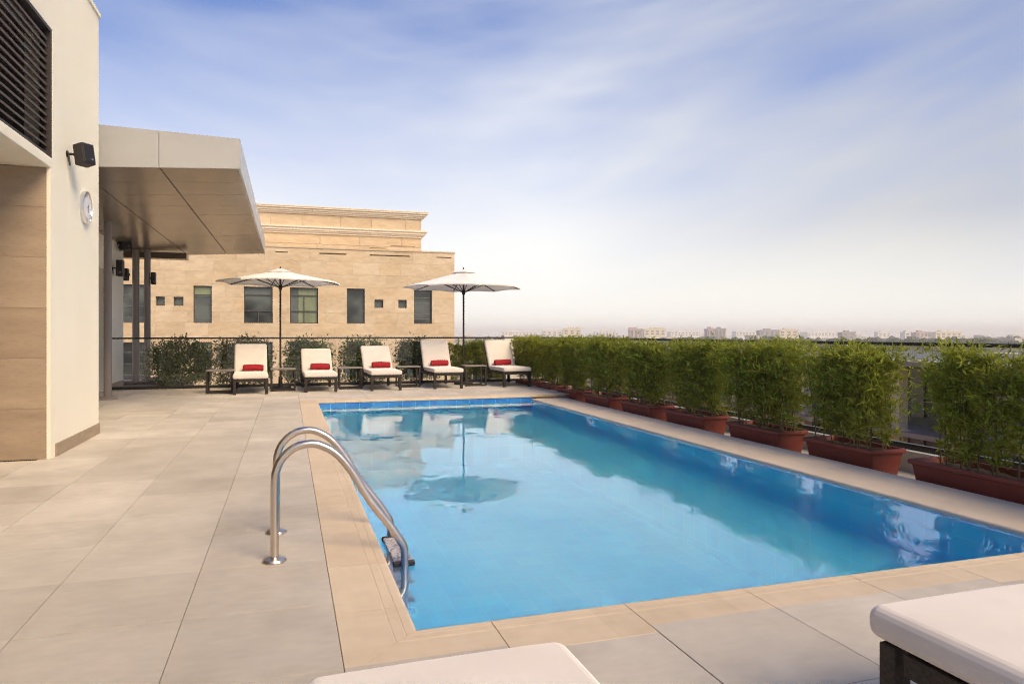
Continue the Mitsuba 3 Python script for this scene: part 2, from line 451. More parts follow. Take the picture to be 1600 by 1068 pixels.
def coping(axis, outer, sign, w, s0, s1, k0=0.0, k1=0.0, grooves=True):
    poly = shapely.Polygon(coping_profile(w, grooves=grooves)).buffer(0)
    m = trimesh.creation.extrude_polygon(poly, 1.0)
    t, z, q = m.vertices.T.copy()
    a, b = s0 + k0 * t, s1 + k1 * t
    s = a + q * (b - a)
    c = outer + sign * t
    m.vertices = np.stack([c, s, z], 1) if axis == 'y' else np.stack([s, c, z], 1)
    if m.volume < 0:
        m.invert()
    return m


j = 0.002
wL, wN, wR, wF = PX0 - CX0, PY0 - CY0, CX1 - PX1, CY1 - PY1
kc = 1.0
ys = [CY0] + [3.22 + 0.65 * k for k in range(16)] + [CY1]
for a, b in zip(ys[:-1], ys[1:]):
    first, last = a == CY0, b == CY1
    obj('coping_stone', coping('y', CX0 + 0.001, 1, wL, a + (0.001 if first else j), b - (0 if last else j), wN / wL if first else 0, -wF / wL if last else 0), 'm_coping', pool, smooth=30)
xs = [CX0] + [0.84 + 0.64 * k for k in range(7)] + [CX1]
for a, b in zip(xs[:-1], xs[1:]):
    first, last = a == CX0, b == CX1
    obj('coping_stone', coping('x', CY0 + 0.001, 1, wN, a + (0.003 if first else j), b - (0 if last else j), wL / wN if first else 0, 0), 'm_coping', pool, smooth=30)
for a, b in zip(xs[:-1], xs[1:]):
    first, last = a == CX0, b == CX1
    obj('coping_stone', coping('x', CY1 - 0.001, -1, wF, a + (0.003 if first else j), b - (0 if last else j), wL / wF if first else 0, 0, grooves=False), 'm_coping', pool, smooth=30)
obj('coping_stone', slab((CX1 + 0.004, PY1 - 0.028, -0.1), (1, 0, 0), (0, 1, 0), (0, 0, 1), FARX - CX1 - 0.006, CY1 - PY1 + 0.026, 0.1), 'm_coping', pool)
yr = list(np.linspace(CY0 + 0.312, PY1 + 0.018, 9))
for a, b in zip(yr[:-1], yr[1:]):
    m = coping('y', CX1 - 0.001, -1, wR, a + 0.0008, b - 0.0008, grooves=False)
    m.apply_translation((0, 0, RZ))
    obj('coping_stone', m, 'm_coping_plain', pool, smooth=30)

WZ = -0.104
nx, ny = 230, 560
gx, gy = np.meshgrid(np.linspace(PX0 - 0.004, PX1 + 0.004, nx), np.linspace(PY0 - 0.004, PY1 + 0.004, ny))
hz = np.zeros_like(gx)
wr = np.random.default_rng(21)
for lam, amp, num in ((1.6, 0.0004, 8), (0.75, 0.00026, 12), (0.36, 0.00017, 14), (0.19, 0.00008, 14)):
    for _ in range(num):
        a, ph, l = wr.uniform(0, 2 * np.pi), wr.uniform(0, 6.28), lam * wr.uniform(0.75, 1.3)
        hz += amp / math.sqrt(num) * 1.5 * np.sin(2 * np.pi / l * (gx * math.cos(a) + gy * math.sin(a)) + ph)
calm = 0.30 + 1.0 * meshkit.fbm(np.stack([gx * 0.5, gy * 0.35, gx * 0], -1), 3, 4)
hz = WZ + hz * calm
idx = np.arange(nx * ny).reshape(ny, nx)
quads = np.stack([idx[:-1, :-1], idx[:-1, 1:], idx[1:, 1:], idx[1:, :-1]], -1).reshape(-1, 4)
wk = obj('pool_water', (np.stack([gx, gy, hz], -1).reshape(-1, 3), quads), 'm_water', smooth=True)
labels[wk] = {'kind': 'structure', 'label': 'calm clear blue pool water'}

# ------------------------------------------------------------------ ladder
lad = thing('pool_ladder', 'curved stainless steel ladder with two handrails on the near left pool edge', 'pool ladder')
prof = [(-0.070, 0.0), (-0.070, 0.18), (-0.070, 0.36), (-0.068, 0.46), (-0.047, 0.535), (0.005, 0.598), (0.075, 0.632), (0.130, 0.636), (0.195, 0.615), (0.262, 0.570), (0.325, 0.495), (0.440, 0.305), (0.575, 0.120), (0.618, 0.052)]
pts = spline(prof, 46)
pts = np.vstack([pts, [(0.634, 0.026), (0.641, 0.006), (0.643, -0.03)], [(0.643, z) for z in np.linspace(-0.12, -1.15, 7)]])
for y in (4.07, 4.65):
    hr = obj('handrail', tube([(x, y, z) for x, z in pts], 0.0225, 16), 'm_steel', lad, smooth=50)
    fl = trimesh.creation.revolve([(0.0, 0.0), (0.062, 0.0), (0.064, 0.006), (0.058, 0.018), (0.030, 0.026), (0.0, 0.026)], sections=28)
    obj('flange', place(fl, (-0.070, y, 0.0)), 'm_steel', hr, smooth=40)
for z in (-0.078, -0.36, -0.64):
    tr = obj('tread', rbox(0.585, 0.70, 4.10, 4.62, z - 0.022, z, 0.008), 'm_tread', lad, smooth=40)
    for y in (4.095, 4.615):
        obj('end_cap', rbox(0.580, 0.706, y - 0.016, y + 0.016, z - 0.026, z + 0.004, 0.006), 'm_black', tr, smooth=40)

# ------------------------------------------------------------------ hotel building on the left
hb = thing('hotel_building', 'cream rendered building with stone clad porch and louvre at the left edge', 'building')
WX = -2.25
TOPZ = 5.18
wall = join(box(-6.0, WX, 8.12, 9.93, -0.1, TOPZ),                            # end block
            box(-6.0, WX - 0.32, 1.0, 8.12, 2.90, TOPZ),                       # mass above the porch
            box(WX - 0.32, WX, 1.0, 8.12, 4.28, TOPZ),                         # above the louvre
            box(WX - 0.32, WX, 1.0, 3.2, 2.90, 4.28))
obj('wall', wall, 'm_cream', hb)
obj('coping_cap', slab((-6.0, 0.98, TOPZ), (1, 0, 0), (0, 1, 0), (0, 0, 1), 6.0 + WX + 0.02, 8.97, 0.05), 'm_cream', hb)
obj('beam', rbox(WX - 0.32, WX + 0.002, 1.0, 8.12, 2.895, 2.995, 0.008), 'm_cream', hb, smooth=30)
obj('corner_trim', box(WX - 0.035, WX + 0.001, 8.062, 8.12, 0.0, 2.895), 'm_cream', hb)
obj('porch_wall', join(box(-6.0, -5.4, 1.0, 8.12, -0.1, 2.90), box(-5.4, WX - 0.35, 0.8, 1.0, -0.1, 2.9)), 'm_stone', hb)
for k in range(6):
    z0, z1 = k * 0.5, min(k * 0.5 + 0.5, 2.893)
    lf = random.uniform(0.048, 0.050)
    xs_ = [-5.4, -4.35, -3.3, WX - 0.036] if k % 2 else [-5.4, -4.0, WX - 0.036]
    for a, b in zip(xs_[:-1], xs_[1:]):
        obj('stone_slab', slab((a + 0.0008, 8.12, z0 + 0.0008), (1, 0, 0), (0, 0, 1), (0, -1, 0), b - a - 0.0016, z1 - z0 - 0.0016, lf, 0.001), 'm_stone', hb)
sk = obj('skirting', slab((WX, 8.20, 0.0), (0, 1, 0), (0, 0, 1), (1, 0, 0), 1.735, 0.13, 0.014), 'm_skirting', hb)
# porch downlight
dl = obj('downlight', trimesh.creation.annulus(0.062, 0.085, 0.012).apply_translation((-2.86, 6.75, 2.892)), 'm_dark', hb, smooth=40)
obj('lens', cyl((-2.86, 6.75, 2.894), (-2.86, 6.75, 2.90), 0.062, 24), 'm_clock_face', dl)
# louvre
lv = obj('louvre_frame', join(box(WX - 0.10, WX - 0.004, 8.125 - 0.045, 8.118, 2.996, 4.278), box(WX - 0.10, WX - 0.004, 3.2, 8.08, 4.25, 4.278), box(WX - 0.10, WX - 0.004, 3.2, 8.08, 2.996, 3.02), box(WX - 0.318, WX - 0.24, 3.2, 8.118, 2.996, 4.278)), 'm_louvre_frame', hb)
for k in range(16):
    z = 3.045 + k * 0.0755
    m = box(-0.036, 0.036, 3.2, 8.078, -0.009, 0.009)
    m.apply_transform(trimesh.transformations.rotation_matrix(math.radians(38), [0, 1, 0]))
    m.apply_translation((WX - 0.062, 0, z + 0.01))
    obj('slat', m, 'm_louvre', lv)
# recessed wall behind with dark door
RX = -3.75
obj('rear_wall', join(box(-6.0, RX, 9.93, 15.0, -0.1, 3.5), box(-6.0, RX, 17.0, 18.85, -0.1, 3.5), box(-6.0, RX, 15.0, 17.0, 2.62, 3.5)), 'm_cream', hb)
dg = obj('door', join(box(RX - 0.22, RX - 0.14, 15.0, 15.09, 0, 2.62), box(RX - 0.22, RX - 0.14, 16.91, 17.0, 0, 2.62), box(RX - 0.22, RX - 0.14, 15.09, 16.91, 2.53, 2.62), box(RX - 0.22, RX - 0.14, 15.96, 16.04, 0, 2.53)), 'm_louvre', hb)
for y in (15.09, 16.04):
    obj('glass', box(RX - 0.19, RX - 0.17, y, y + 0.87, 0.0, 2.53), 'm_door_glass', dg)
obj('skirting', slab((RX, 17.02, 0.0), (0, 1, 0), (0, 0, 1), (1, 0, 0), 1.82, 0.13, 0.014), 'm_skirting', hb)

# wall clock
ck = thing('wall_clock', 'round silver rimmed wall clock below the large speaker on the cream wall', 'clock')
CKY, CKZ, CKR = 9.26, 2.70, 0.185
rm = trimesh.creation.revolve([(0.0, 0), (CKR, 0), (CKR + 0.004, 0.02), (CKR, 0.045), (CKR - 0.018, 0.050), (CKR - 0.022, 0.034), (0.0, 0.034)], sections=48)
to_wall = trimesh.transformations.rotation_matrix(math.pi / 2, [0, 1, 0])


def on_wall(m, y=CKY, z=CKZ, out=0.0):
    m = m.copy()
    m.apply_transform(to_wall)
    m.apply_translation((WX + out, y, z))
    return m


obj('case', on_wall(rm), 'm_chrome', ck, smooth=40)
obj('face', on_wall(trimesh.creation.cylinder(CKR - 0.024, 0.004, sections=48), out=0.037), 'm_clock_face', ck)
for k in range(12):
    a = k * math.pi / 6
    L = 0.032 if k % 3 == 0 else 0.018
    m = trimesh.creation.box((L, 0.006, 0.003))
    m.apply_translation((CKR - 0.036 - L / 2, 0, 0))
    m.apply_transform(trimesh.transformations.rotation_matrix(a, [0, 0, 1]))
    obj('hour_mark', on_wall(m, out=0.0405), 'm_black', ck)
for L, w, a in ((0.085, 0.010, 2.2), (0.125, 0.007, 0.55)):
    m = trimesh.creation.box((L, w, 0.003))
    m.apply_translation((L / 2 - 0.015, 0, 0))
    m.apply_transform(trimesh.transformations.rotation_matrix(a, [0, 0, 1]))
    obj('hand', on_wall(m, out=0.0425 + (0.002 if L > 0.1 else 0)), 'm_black', ck)


def speaker(label, mount, direction, w, d, h, tilt, group, out=0.12, yaw=0.0):
    """A box loudspeaker on a bracket; mount: point on the wall or post; direction: unit vector out of it."""
    t = thing('wall_speaker', label, 'loudspeaker', group)
    c = rbox(-w / 2, w / 2, -d / 2, d / 2, -h / 2, h / 2, 0.008)
    grille = rbox(-w / 2 + 0.010, w / 2 - 0.010, -d / 2 - 0.008, -d / 2 + 0.006, -h / 2 + 0.012, h / 2 - 0.012, 0.005)
    badge = cyl((w * 0.18, -d / 2 - 0.007, -h * 0.28), (w * 0.18, -d / 2 - 0.011, -h * 0.28), 0.010, 12)
    M = trimesh.transformations.rotation_matrix(yaw, [0, 0, 1]) @ trimesh.transformations.rotation_matrix(tilt, [1, 0, 0])
    pos = np.array(mount) + np.array(direction) * (out + w / 2)
    for n, m, mt in (('cabinet', c, 'm_speaker'), ('grille', grille, 'm_black'), ('badge', badge, 'm_chrome')):
        m.apply_transform(M)
        m.apply_translation(pos)
        obj(n, m, mt, t, smooth=30)
    mo, di = np.array(mount, float), np.array(direction, float)
    br = join(tube([mo + di * 0.004 + [0, 0, 0.0], mo + di * (out + 0.03)], 0.014, 8),
              cyl(mo, mo + di * 0.012, 0.035, 14), tube([mo + di * 0.012 + [0, 0, 0.01], mo + di * 0.03 + [0, 0, -0.12]], 0.010, 8))
    obj('bracket', br, 'm_black', t, smooth=40)
    return t


SG = 'black loudspeakers on brackets along the left building'
speaker('largest black box speaker tilted on the cream wall above the clock', (WX, 8.60, 3.16), (1, 0, 0), 0.15, 0.13, 0.225, math.radians(-10), SG, out=0.09, yaw=0.95)
speaker('black speaker highest on the recessed wall under the canopy soffit', (RX, 18.2, 3.32), (1, 0, 0), 0.22, 0.2, 0.33, math.radians(-8), SG, out=0.06, yaw=0.5)
speaker('black speaker on the recessed wall just right of the single round column', (RX, 17.7, 2.70), (1, 0, 0), 0.13, 0.24, 0.36, 0.0, SG, out=0.10)
speaker('small black speaker on the left side of the left paired post', (-3.755, 19.6, 2.70), (-1, 0, 0), 0.13, 0.2, 0.30, 0.0, SG, out=0.03)
speaker('small black speaker peeking out right of the right paired post', (-3.285, 19.6, 2.62), (1, 0, 0), 0.09, 0.2, 0.30, 0.0, SG, out=0.02)

# ------------------------------------------------------------------ canopy and its columns
cp = thing('entrance_canopy', 'grey metal panel canopy projecting from the left building over the terrace', 'canopy')
CFY, CBY, CXR = 10.3, 21.2, -0.625


def sof_z(x):
    return 3.505 + (x - CXR) * 0.055


def can_top(x):
    return 3.90 - (x - CXR) * 0.026


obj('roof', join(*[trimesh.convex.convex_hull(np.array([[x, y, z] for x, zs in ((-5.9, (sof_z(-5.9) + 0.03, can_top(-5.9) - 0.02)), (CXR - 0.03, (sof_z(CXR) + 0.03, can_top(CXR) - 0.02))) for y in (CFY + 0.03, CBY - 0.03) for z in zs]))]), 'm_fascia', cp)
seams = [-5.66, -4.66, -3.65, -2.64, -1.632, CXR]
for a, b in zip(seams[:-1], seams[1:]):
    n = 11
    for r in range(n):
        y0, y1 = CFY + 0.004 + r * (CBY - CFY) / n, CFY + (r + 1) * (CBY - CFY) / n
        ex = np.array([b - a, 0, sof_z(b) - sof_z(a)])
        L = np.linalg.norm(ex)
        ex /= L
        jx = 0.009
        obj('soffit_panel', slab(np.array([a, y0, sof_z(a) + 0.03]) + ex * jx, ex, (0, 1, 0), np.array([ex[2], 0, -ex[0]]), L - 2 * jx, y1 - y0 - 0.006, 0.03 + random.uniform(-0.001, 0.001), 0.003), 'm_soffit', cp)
fs = [-5.66, -4.66, -3.65, -2.64, -1.632, CXR]
for a, b in zip(fs[:-1], fs[1:]):
    a2 = a + 0.007
    pl = shapely.Polygon([(a2, sof_z(a2) + 0.002 - 0.012), (b, sof_z(b) - 0.010), (b, can_top(b)), (a2, can_top(a2))])
    m = trimesh.creation.extrude_polygon(pl, 0.03)
    v = m.vertices.copy()
    m.vertices = np.stack([v[:, 0], CFY - 0.002 + 0.03 - v[:, 2], v[:, 1]], 1)
    if m.volume < 0:
        m.invert()
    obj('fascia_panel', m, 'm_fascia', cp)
for r in range(5):
    y0, y1 = CFY + 0.03 + r * (CBY - CFY - 0.03) / 5, CFY + 0.03 + (r + 1) * (CBY - CFY - 0.03) / 5
    obj('end_panel', slab((CXR - 0.028, y0 + 0.002, sof_z(CXR) - 0.008), (0, 1, 0), (0, 0, 1), (1, 0, 0), y1 - y0 - 0.004, can_top(CXR) - sof_z(CXR) + 0.008, 0.03, 0.003), 'm_fascia', cp)
obj('back_beam', box(-5.6, -2.5, 19.9, 20.3, sof_z(-4) - 0.16, sof_z(-4) - 0.002), 'm_soffit', cp)


def column(label, x, y, r, z0, base):
    t = thing('round_column', label, 'column', 'round grey columns carrying the canopy')
    obj('shaft', cyl((x, y, z0), (x, y, sof_z(x) - 0.012), r, 28), 'm_column', t, smooth=40)
    if base:
        obj('base', trimesh.creation.revolve([(0, 0), (r * 2.6, 0), (r * 2.6, 0.025), (r * 2.3, 0.05), (r * 1.2, 0.06), (0, 0.06)], sections=28).apply_translation((x, y, 0.001)), 'm_column', t, smooth=35)


column('single thick grey column standing beside the cream wall edge under the canopy', -3.235, 14.95, 0.068, 0.055, True)
column('left one of the two close grey posts behind the glass railing', -3.62, 19.6, 0.082, 0.07, False)
column('right one of the two close grey posts behind the glass railing', -3.36, 19.6, 0.075, 0.07, False)
pln = obj('post_plinth', rbox(-4.15, -2.85, 19.25, 19.95, 0.001, 0.075, 0.02), 'm_column', smooth=40)
tag(pln, 'low grey plinth under the two close posts behind the glass railing', 'plinth')

# ------------------------------------------------------------------ far rail, right rail
GY, GX = 17.50, 6.40


def railing(label, p0, p1, panel, top=1.15, bottom=0.03, lift=0.0):
    t = thing('glass_railing', label, 'railing', 'glass railings round the terrace')
    p0, p1 = np.array(p0, float), np.array(p1, float)
    L = np.linalg.norm(p1 - p0)
    e = (p1 - p0) / L
    nrm = np.array([-e[1], e[0], 0])

    def bar(a, b, w, z0, z1, r=0.006):
        m = rbox(a, b, -w / 2, w / 2, z0, z1, r, 8)
        M = np.eye(4)
        M[:3, 0], M[:3, 1], M[:3, 2], M[:3, 3] = e, nrm, [0, 0, 1], p0
        m.apply_transform(M)
        return m
    obj('handrail', bar(0, L, 0.055, top - 0.038, top), 'm_rail', t, smooth=30)
    obj('base_channel', bar(0, L, 0.06, lift, lift + 0.06), 'm_rail', t, smooth=30)
    n = int(round(L / panel))
    for k in range(n):
        a, b = p0 + e * (k * L / n + 0.008), p0 + e * ((k + 1) * L / n - 0.008)
        z0, z1 = lift + 0.05, top - 0.03
        v = [np.append(a[:2], z0), np.append(b[:2], z0), np.append(b[:2], z1), np.append(a[:2], z1)]
        obj('glass_pane', (np.array(v), np.array([[0, 1, 2, 3]])), 'm_glass', t)


railing('frameless glass railing with dark handrail along the far end behind the loungers', (RX, GY, 0), (GX - 0.03, GY, 0), 1.65)
railing('frameless glass railing with dark handrail along the right side behind the planters', (GX, -1.5, 0), (GX, GY, 0), 1.65)

# ledge with planters on the right: trough floor, kerb under the glass
struct('walk_base', box(PX1 + 0.061, CX1, CY0 + 0.313, PY1 - 0.031, -0.30, RZ - 0.051), 'm_grout', 'bed under the lower right kerb walk')
struct('planter_ledge', box(5.425, 6.28, -4.0, 17.45, -0.34, -0.22), 'm_trough', 'low concrete ledge that the trough planters stand on')
struct('roof_kerb', join(box(6.28, 6.52, -4.0, 17.64, -0.5, -0.001), box(-2.6, 6.28, 17.46, 17.64, -0.5, -0.009)), 'm_kerb', 'pale kerb under the glass railing')
struct('building_body', join(box(-30, 6.48, -30, 17.6, -25.0, -1.6), box(6.28, 6.52, -30, 17.64, -1.6, -0.5), box(-2.6, 6.52, 17.46, 17.64, -1.6, -0.5), box(-6, -2.6, 17.0, 22.3, -25.0, -0.3)), 'm_trough', 'the building that carries the terrace')
struct('shrub_ledge', box(-2.6, 6.52, 17.64, 18.55, -0.6, -0.16), 'm_trough', 'narrow ledge outside the glass with shrubs')
pier = obj('white_pier', rbox(5.53, 5.79, 18.08, 18.34, -0.16, 1.19, 0.01), 'm_white', smooth=30)
tag(pier, 'short white pier outside the glass just behind the rightmost far lounger', 'pier')

# ------------------------------------------------------------------ foliage


def leaf_mesh(P, D, N, L, W, droop=0.15):
    """Folded lens-shaped leaves: 5 vertices, 4 triangles each. P base, D direction, N rough normal (unit rows)."""
    S = np.cross(D, N)
    S /= np.linalg.norm(S, axis=1, keepdims=True) + 1e-9
    N = np.cross(S, D)
    L, W = L[:, None], W[:, None]
    mid = P + D * L * 0.45
    v = np.stack([P, mid + S * W / 2 + N * W * 0.18, mid - S * W / 2 + N * W * 0.18, mid, P + D * L - N * L * droop], 1)
    n = len(P)
    f = np.array([[0, 3, 1], [0, 2, 3], [1, 3, 4], [3, 2, 4]])
    return v.reshape(-1, 3), (np.arange(n)[:, None, None] * 5 + f).reshape(-1, 3)


def unit(a):
    return a / (np.linalg.norm(a, axis=-1, keepdims=True) + 1e-9)


def hedge_plant(seed, length=1.14, depth=0.45, h=1.04, stems=18, twigs=42, per=14, leafL=(0.06, 0.105), leafW=(0.013, 0.022), reach=1.0):
    """Upright thin-stemmed hedge plant in local coordinates: x across, y along the planter, z up from the soil."""
    r = np.random.default_rng(seed)
    stem_meshes, P, D, N = [], [], [], []
    for s in range(stems):
        x, y = r.uniform(-depth * 0.36, depth * 0.36), (s + r.uniform(0.1, 0.9)) / stems * (length - 0.10) - (length - 0.10) / 2
        top = h * r.uniform(0.84, 1.06)
        k = 7
        path = np.stack([x + np.cumsum(r.normal(0, 0.014, k)), y + np.cumsum(r.normal(0, 0.018, k)), np.linspace(-0.03, top, k)], 1)
        stem_meshes.append(tube(path, np.linspace(0.007, 0.0025, k), 5, caps=False))
        for t in range(twigs):
            q = r.beta(1.3, 1.0)
            z = 0.12 + (top - 0.12) * q
            i = np.clip(z / top * (k - 1), 0, k - 1.001)
            b = path[int(i)] + (path[int(i) + 1] - path[int(i)]) * (i - int(i))
            a = r.uniform(0, 2 * np.pi)
            out = np.array([math.cos(a), math.sin(a), r.uniform(0.1, 1.1)])
            out /= np.linalg.norm(out)
            L = r.uniform(0.07, 0.21) * (1.0 if q > 0.25 else 0.6)
            m = int(per * (0.6 + 0.5 * L / 0.2))
            u = r.uniform(0.1, 1.0, m)[:, None]
            pos = b + out * L * u * np.array([1.0, reach, 1.0]) + np.array([0, 0, -0.03]) * u ** 2
            d = unit(out * 0.65 + r.normal(0, 0.55, (m, 3)) + np.array([0, 0, 0.25]))
            P.append(pos)
            D.append(d)
            N.append(unit(np.array([0, 0, 1.0]) + r.normal(0, 0.5, (m, 3))))
    P, D, N = (np.vstack(a) for a in (P, D, N))
    keep = (np.abs(P[:, 0]) < depth * 0.62) & (np.abs(P[:, 1]) < length * 0.56 + 0.07 * r.random(len(P)) + 0.16 * (reach - 1)) & (P[:, 2] < h * 0.96 + 0.15 * r.random(len(P)) ** 2)
    P, D, N = P[keep], D[keep], N[keep]
    leaves = leaf_mesh(P, D, N, r.uniform(*leafL, len(P)), r.uniform(*leafW, len(P)))
    return join(*stem_meshes), leaves


def ficus_shrub(seed, w=1.35, depth=0.55, h=1.18, n=6200):
    r = np.random.default_rng(seed)
    stems = []
    for s in range(6):
        x, y = r.uniform(-w * 0.30, w * 0.30), r.uniform(-0.12, 0.12)
        k = 6
        path = np.stack([x + np.cumsum(r.normal(0, 0.03, k)), y + np.cumsum(r.normal(0, 0.02, k)), np.linspace(-0.02, h * r.uniform(0.6, 0.9), k)], 1)
        stems.append(tube(path, np.linspace(0.010, 0.004, k), 6, caps=False))
    # leaf clumps spread through an uneven volume
    cl = []
    while len(cl) < 150:
        c = r.uniform([-w / 2, -depth / 2, 0.14], [w / 2, depth / 2, h])
        e = (c[0] / (w / 2)) ** 4 + ((c[2] - h * 0.55) / (h * 0.47)) ** 4 + (c[1] / (depth / 2)) ** 4
        if e < 1.0 and (c[2] > 0.34 or r.random() < 0.45):
            cl.append(c)
    cl = np.array(cl)
    pick = r.integers(0, len(cl), n)
    P = cl[pick] + r.normal(0, 0.066, (n, 3))
    D = unit(unit(P - cl[pick]) + r.normal(0, 0.5, (n, 3)) + [0, 0, -0.1])
    N = unit(np.array([0, -0.35, 1.0]) + r.normal(0, 0.6, (n, 3)))
    return join(*stems), leaf_mesh(P, D, N, r.uniform(0.060, 0.092, n), r.uniform(0.028, 0.042, n), 0.08)


HG = 'hedge plants in the row of planters along the right side'
PG = 'red-brown trough planters along the right side'
ordinal = ['', 'second', 'third', 'fourth', 'fifth', 'sixth', 'seventh', 'eighth', 'ninth', 'tenth']
plant_variants = []
for v in range(4):
    st, lf = hedge_plant(100 + v, length=1.14 if v == 0 else 0.92, reach=1.25 if v == 0 else 2.7, twigs=44 if v == 0 else 56)
    plant_variants.append((mikit.ply(st, 'm_stem', 45), mikit.ply(lf, 'm_leaf')))


def planter_mesh(L, W=0.46, H=0.31):
    """Tapered open trough with a thick rolled rim, outer size L (y) by W (x), standing on z = 0."""
    def ring(dx, z, c=0.03):
        p = shapely.box(-W / 2 + dx, -L / 2 + dx, W / 2 - dx, L / 2 - dx)
        p = p.buffer(-c).buffer(c, quad_segs=4)
        return np.array([(x, y, z) for x, y in p.exterior.coords[:-1]])
    rings = [ring(0.065, 0.0), ring(0.028, H - 0.055), ring(0.026, H - 0.05), ring(0.004, H - 0.042), ring(0.0, H - 0.030), ring(0.003, H - 0.008), ring(0.012, H), ring(0.026, H), ring(0.033, H - 0.008), ring(0.05, H - 0.09)]
    n = len(rings[0])
    v = np.vstack(rings)
    f = []
    for i in range(len(rings) - 1):
        for a in range(n):
            b = (a + 1) % n
            f += [[i * n + a, i * n + b, (i + 1) * n + b], [i * n + a, (i + 1) * n + b, (i + 1) * n + a]]
    m = trimesh.Trimesh(v, f, process=False)
    m.invert() if False else None
    return m


PZ = -0.22
spans = [(3.60, 5.12), (5.53, 6.54), (6.92, 7.98), (8.48, 9.58), (9.98, 11.10), (11.52, 12.68), (13.05, 14.12), (14.48, 15.55), (15.92, 17.0), (2.15, 3.40)]
desc = ['longest red-brown trough planter at the right edge of the picture, nearest the camera'] + [f'red-brown trough planter, {o} from the camera along the right edge' for o in ordinal[1:9]] + ['red-brown trough planter mostly outside the right edge of the picture']
hdesc = ['tall green hedge plant in the planter at the right edge nearest the camera'] + [f'green fine-leaved hedge plant in the {o} planter from the camera' for o in ordinal[1:9]] + ['green hedge plant in the planter beyond the right picture edge']
for i, (y0, y1) in enumerate(spans):
    L, yc, xc = y1 - y0, (y0 + y1) / 2, 5.46 + 0.235 + random.uniform(-0.012, 0.02)
    rot = random.uniform(-0.02, 0.02)
    t = thing('trough_planter', desc[i], 'planter', PG)
    obj('trough', place(planter_mesh(L), (xc, yc, PZ), rot), 'm_planter', t, smooth=40)
    sx, sy = np.meshgrid(np.linspace(-0.195, 0.195, 12), np.linspace(-L / 2 + 0.04, L / 2 - 0.04, 36))
    sz = 0.235 + 0.05 * meshkit.fbm(np.stack([sx * 9, sy * 9, sx * 0 + i], -1), 4, i)
    ii = np.arange(12 * 36).reshape(36, 12)
    soil = trimesh.Trimesh(np.stack([sx, sy, sz], -1).reshape(-1, 3), np.vstack([np.stack([ii[:-1, :-1], ii[:-1, 1:], ii[1:, 1:]], -1).reshape(-1, 3), np.stack([ii[:-1, :-1], ii[1:, 1:], ii[1:, :-1]], -1).reshape(-1, 3)]), process=False)
    obj('soil', place(soil, (xc, yc, PZ), rot), 'm_soil', t, smooth=True)
    h = thing('hedge_plant', hdesc[i], 'hedge plant', HG)
    st, lf = plant_variants[0 if i in (0, 9) else 1 + (i - 1) % 3]
    sc = L / 1.10 if i in (0, 9) else 1.0 if i == 1 else 1.24
    M = T().translate([xc + 0.02, yc, PZ + 0.25]).rotate([0, 0, 1], 180 * (i % 2) + math.degrees(rot)).scale([1.0, sc, random.uniform(0.98, 1.02) * (1.05 if i else 1.0)])
    obj('stems', st, 'm_stem', h, to_world=M)
    obj('foliage', lf, 'm_leaf', h, to_world=M)

# dark shrubs outside the far glass
SHG = 'dark leafy shrubs outside the far glass railing'
sh_x = [-2.38, -1.00, 0.45, 1.78, 3.20]
sh_lab = ['large dark leafy shrub at the left end, right of the two close posts', 'dark leafy shrub behind the leftmost far lounger', 'dark leafy shrub behind the second far lounger from the left', 'dark leafy shrub behind the middle far lounger', 'dark leafy shrub behind the fourth far lounger from the left']
sh_w = [1.34, 1.22, 1.10, 1.10, 0.98]
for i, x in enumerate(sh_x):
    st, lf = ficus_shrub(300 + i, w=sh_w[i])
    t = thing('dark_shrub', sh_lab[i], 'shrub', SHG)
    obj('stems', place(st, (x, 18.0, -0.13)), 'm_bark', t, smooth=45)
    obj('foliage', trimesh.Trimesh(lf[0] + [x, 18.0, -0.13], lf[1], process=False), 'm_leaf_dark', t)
for i, (x, lab) in enumerate([(4.42, 'green hedge plant outside the far glass behind the right parasol pole'), (5.08, 'green hedge plant outside the far glass behind the rightmost far lounger')]):
    st, lf = hedge_plant(500 + i, length=0.85, depth=0.55, h=1.14, stems=16, twigs=48, per=16)
    R = trimesh.transformations.rotation_matrix(math.pi / 2, [0, 0, 1])
    t = thing('hedge_plant', lab, 'hedge plant', 'hedge plants outside the far glass')
    m = trimesh.Trimesh(lf[0], lf[1], process=False)
    m.apply_transform(R)
    st.apply_transform(R)
    obj('stems', place(st, (x, 18.0, -0.14)), 'm_stem', t, smooth=45)
    m.apply_translation((x, 18.0, -0.14))
    obj('foliage', m, 'm_leaf', t)

# ------------------------------------------------------------------ loungers, bolsters, tables, parasols


def cushion(x0, x1, y0, y1, z0, z1, r, puff=0.012, seed=0):
    m = rbox(x0, x1, y0, y1, z0, z1, r, 16)
    m = trimesh.Trimesh(*trimesh.remesh.subdivide_to_size(m.vertices, m.faces, 0.14), process=False)
    m.merge_vertices()
    v = m.vertices.copy()
    cx, cy, cz = (x0 + x1) / 2, (y0 + y1) / 2, (z0 + z1) / 2
    u, w = (v[:, 0] - cx) / (x1 - x0) * 2, (v[:, 1] - cy) / (y1 - y0) * 2
    dome = np.clip((1 - u ** 2), 0, 1) ** 0.5 * np.clip(1 - w ** 2, 0, 1) ** 0.5
    v[:, 2] += np.where(v[:, 2] > cz, puff * dome, 0) + 0.004 * (meshkit.fbm(v * 5 + seed, 3, seed) - 0.5)
    m.vertices = v
    return m


LG = 'white cushioned sun loungers'


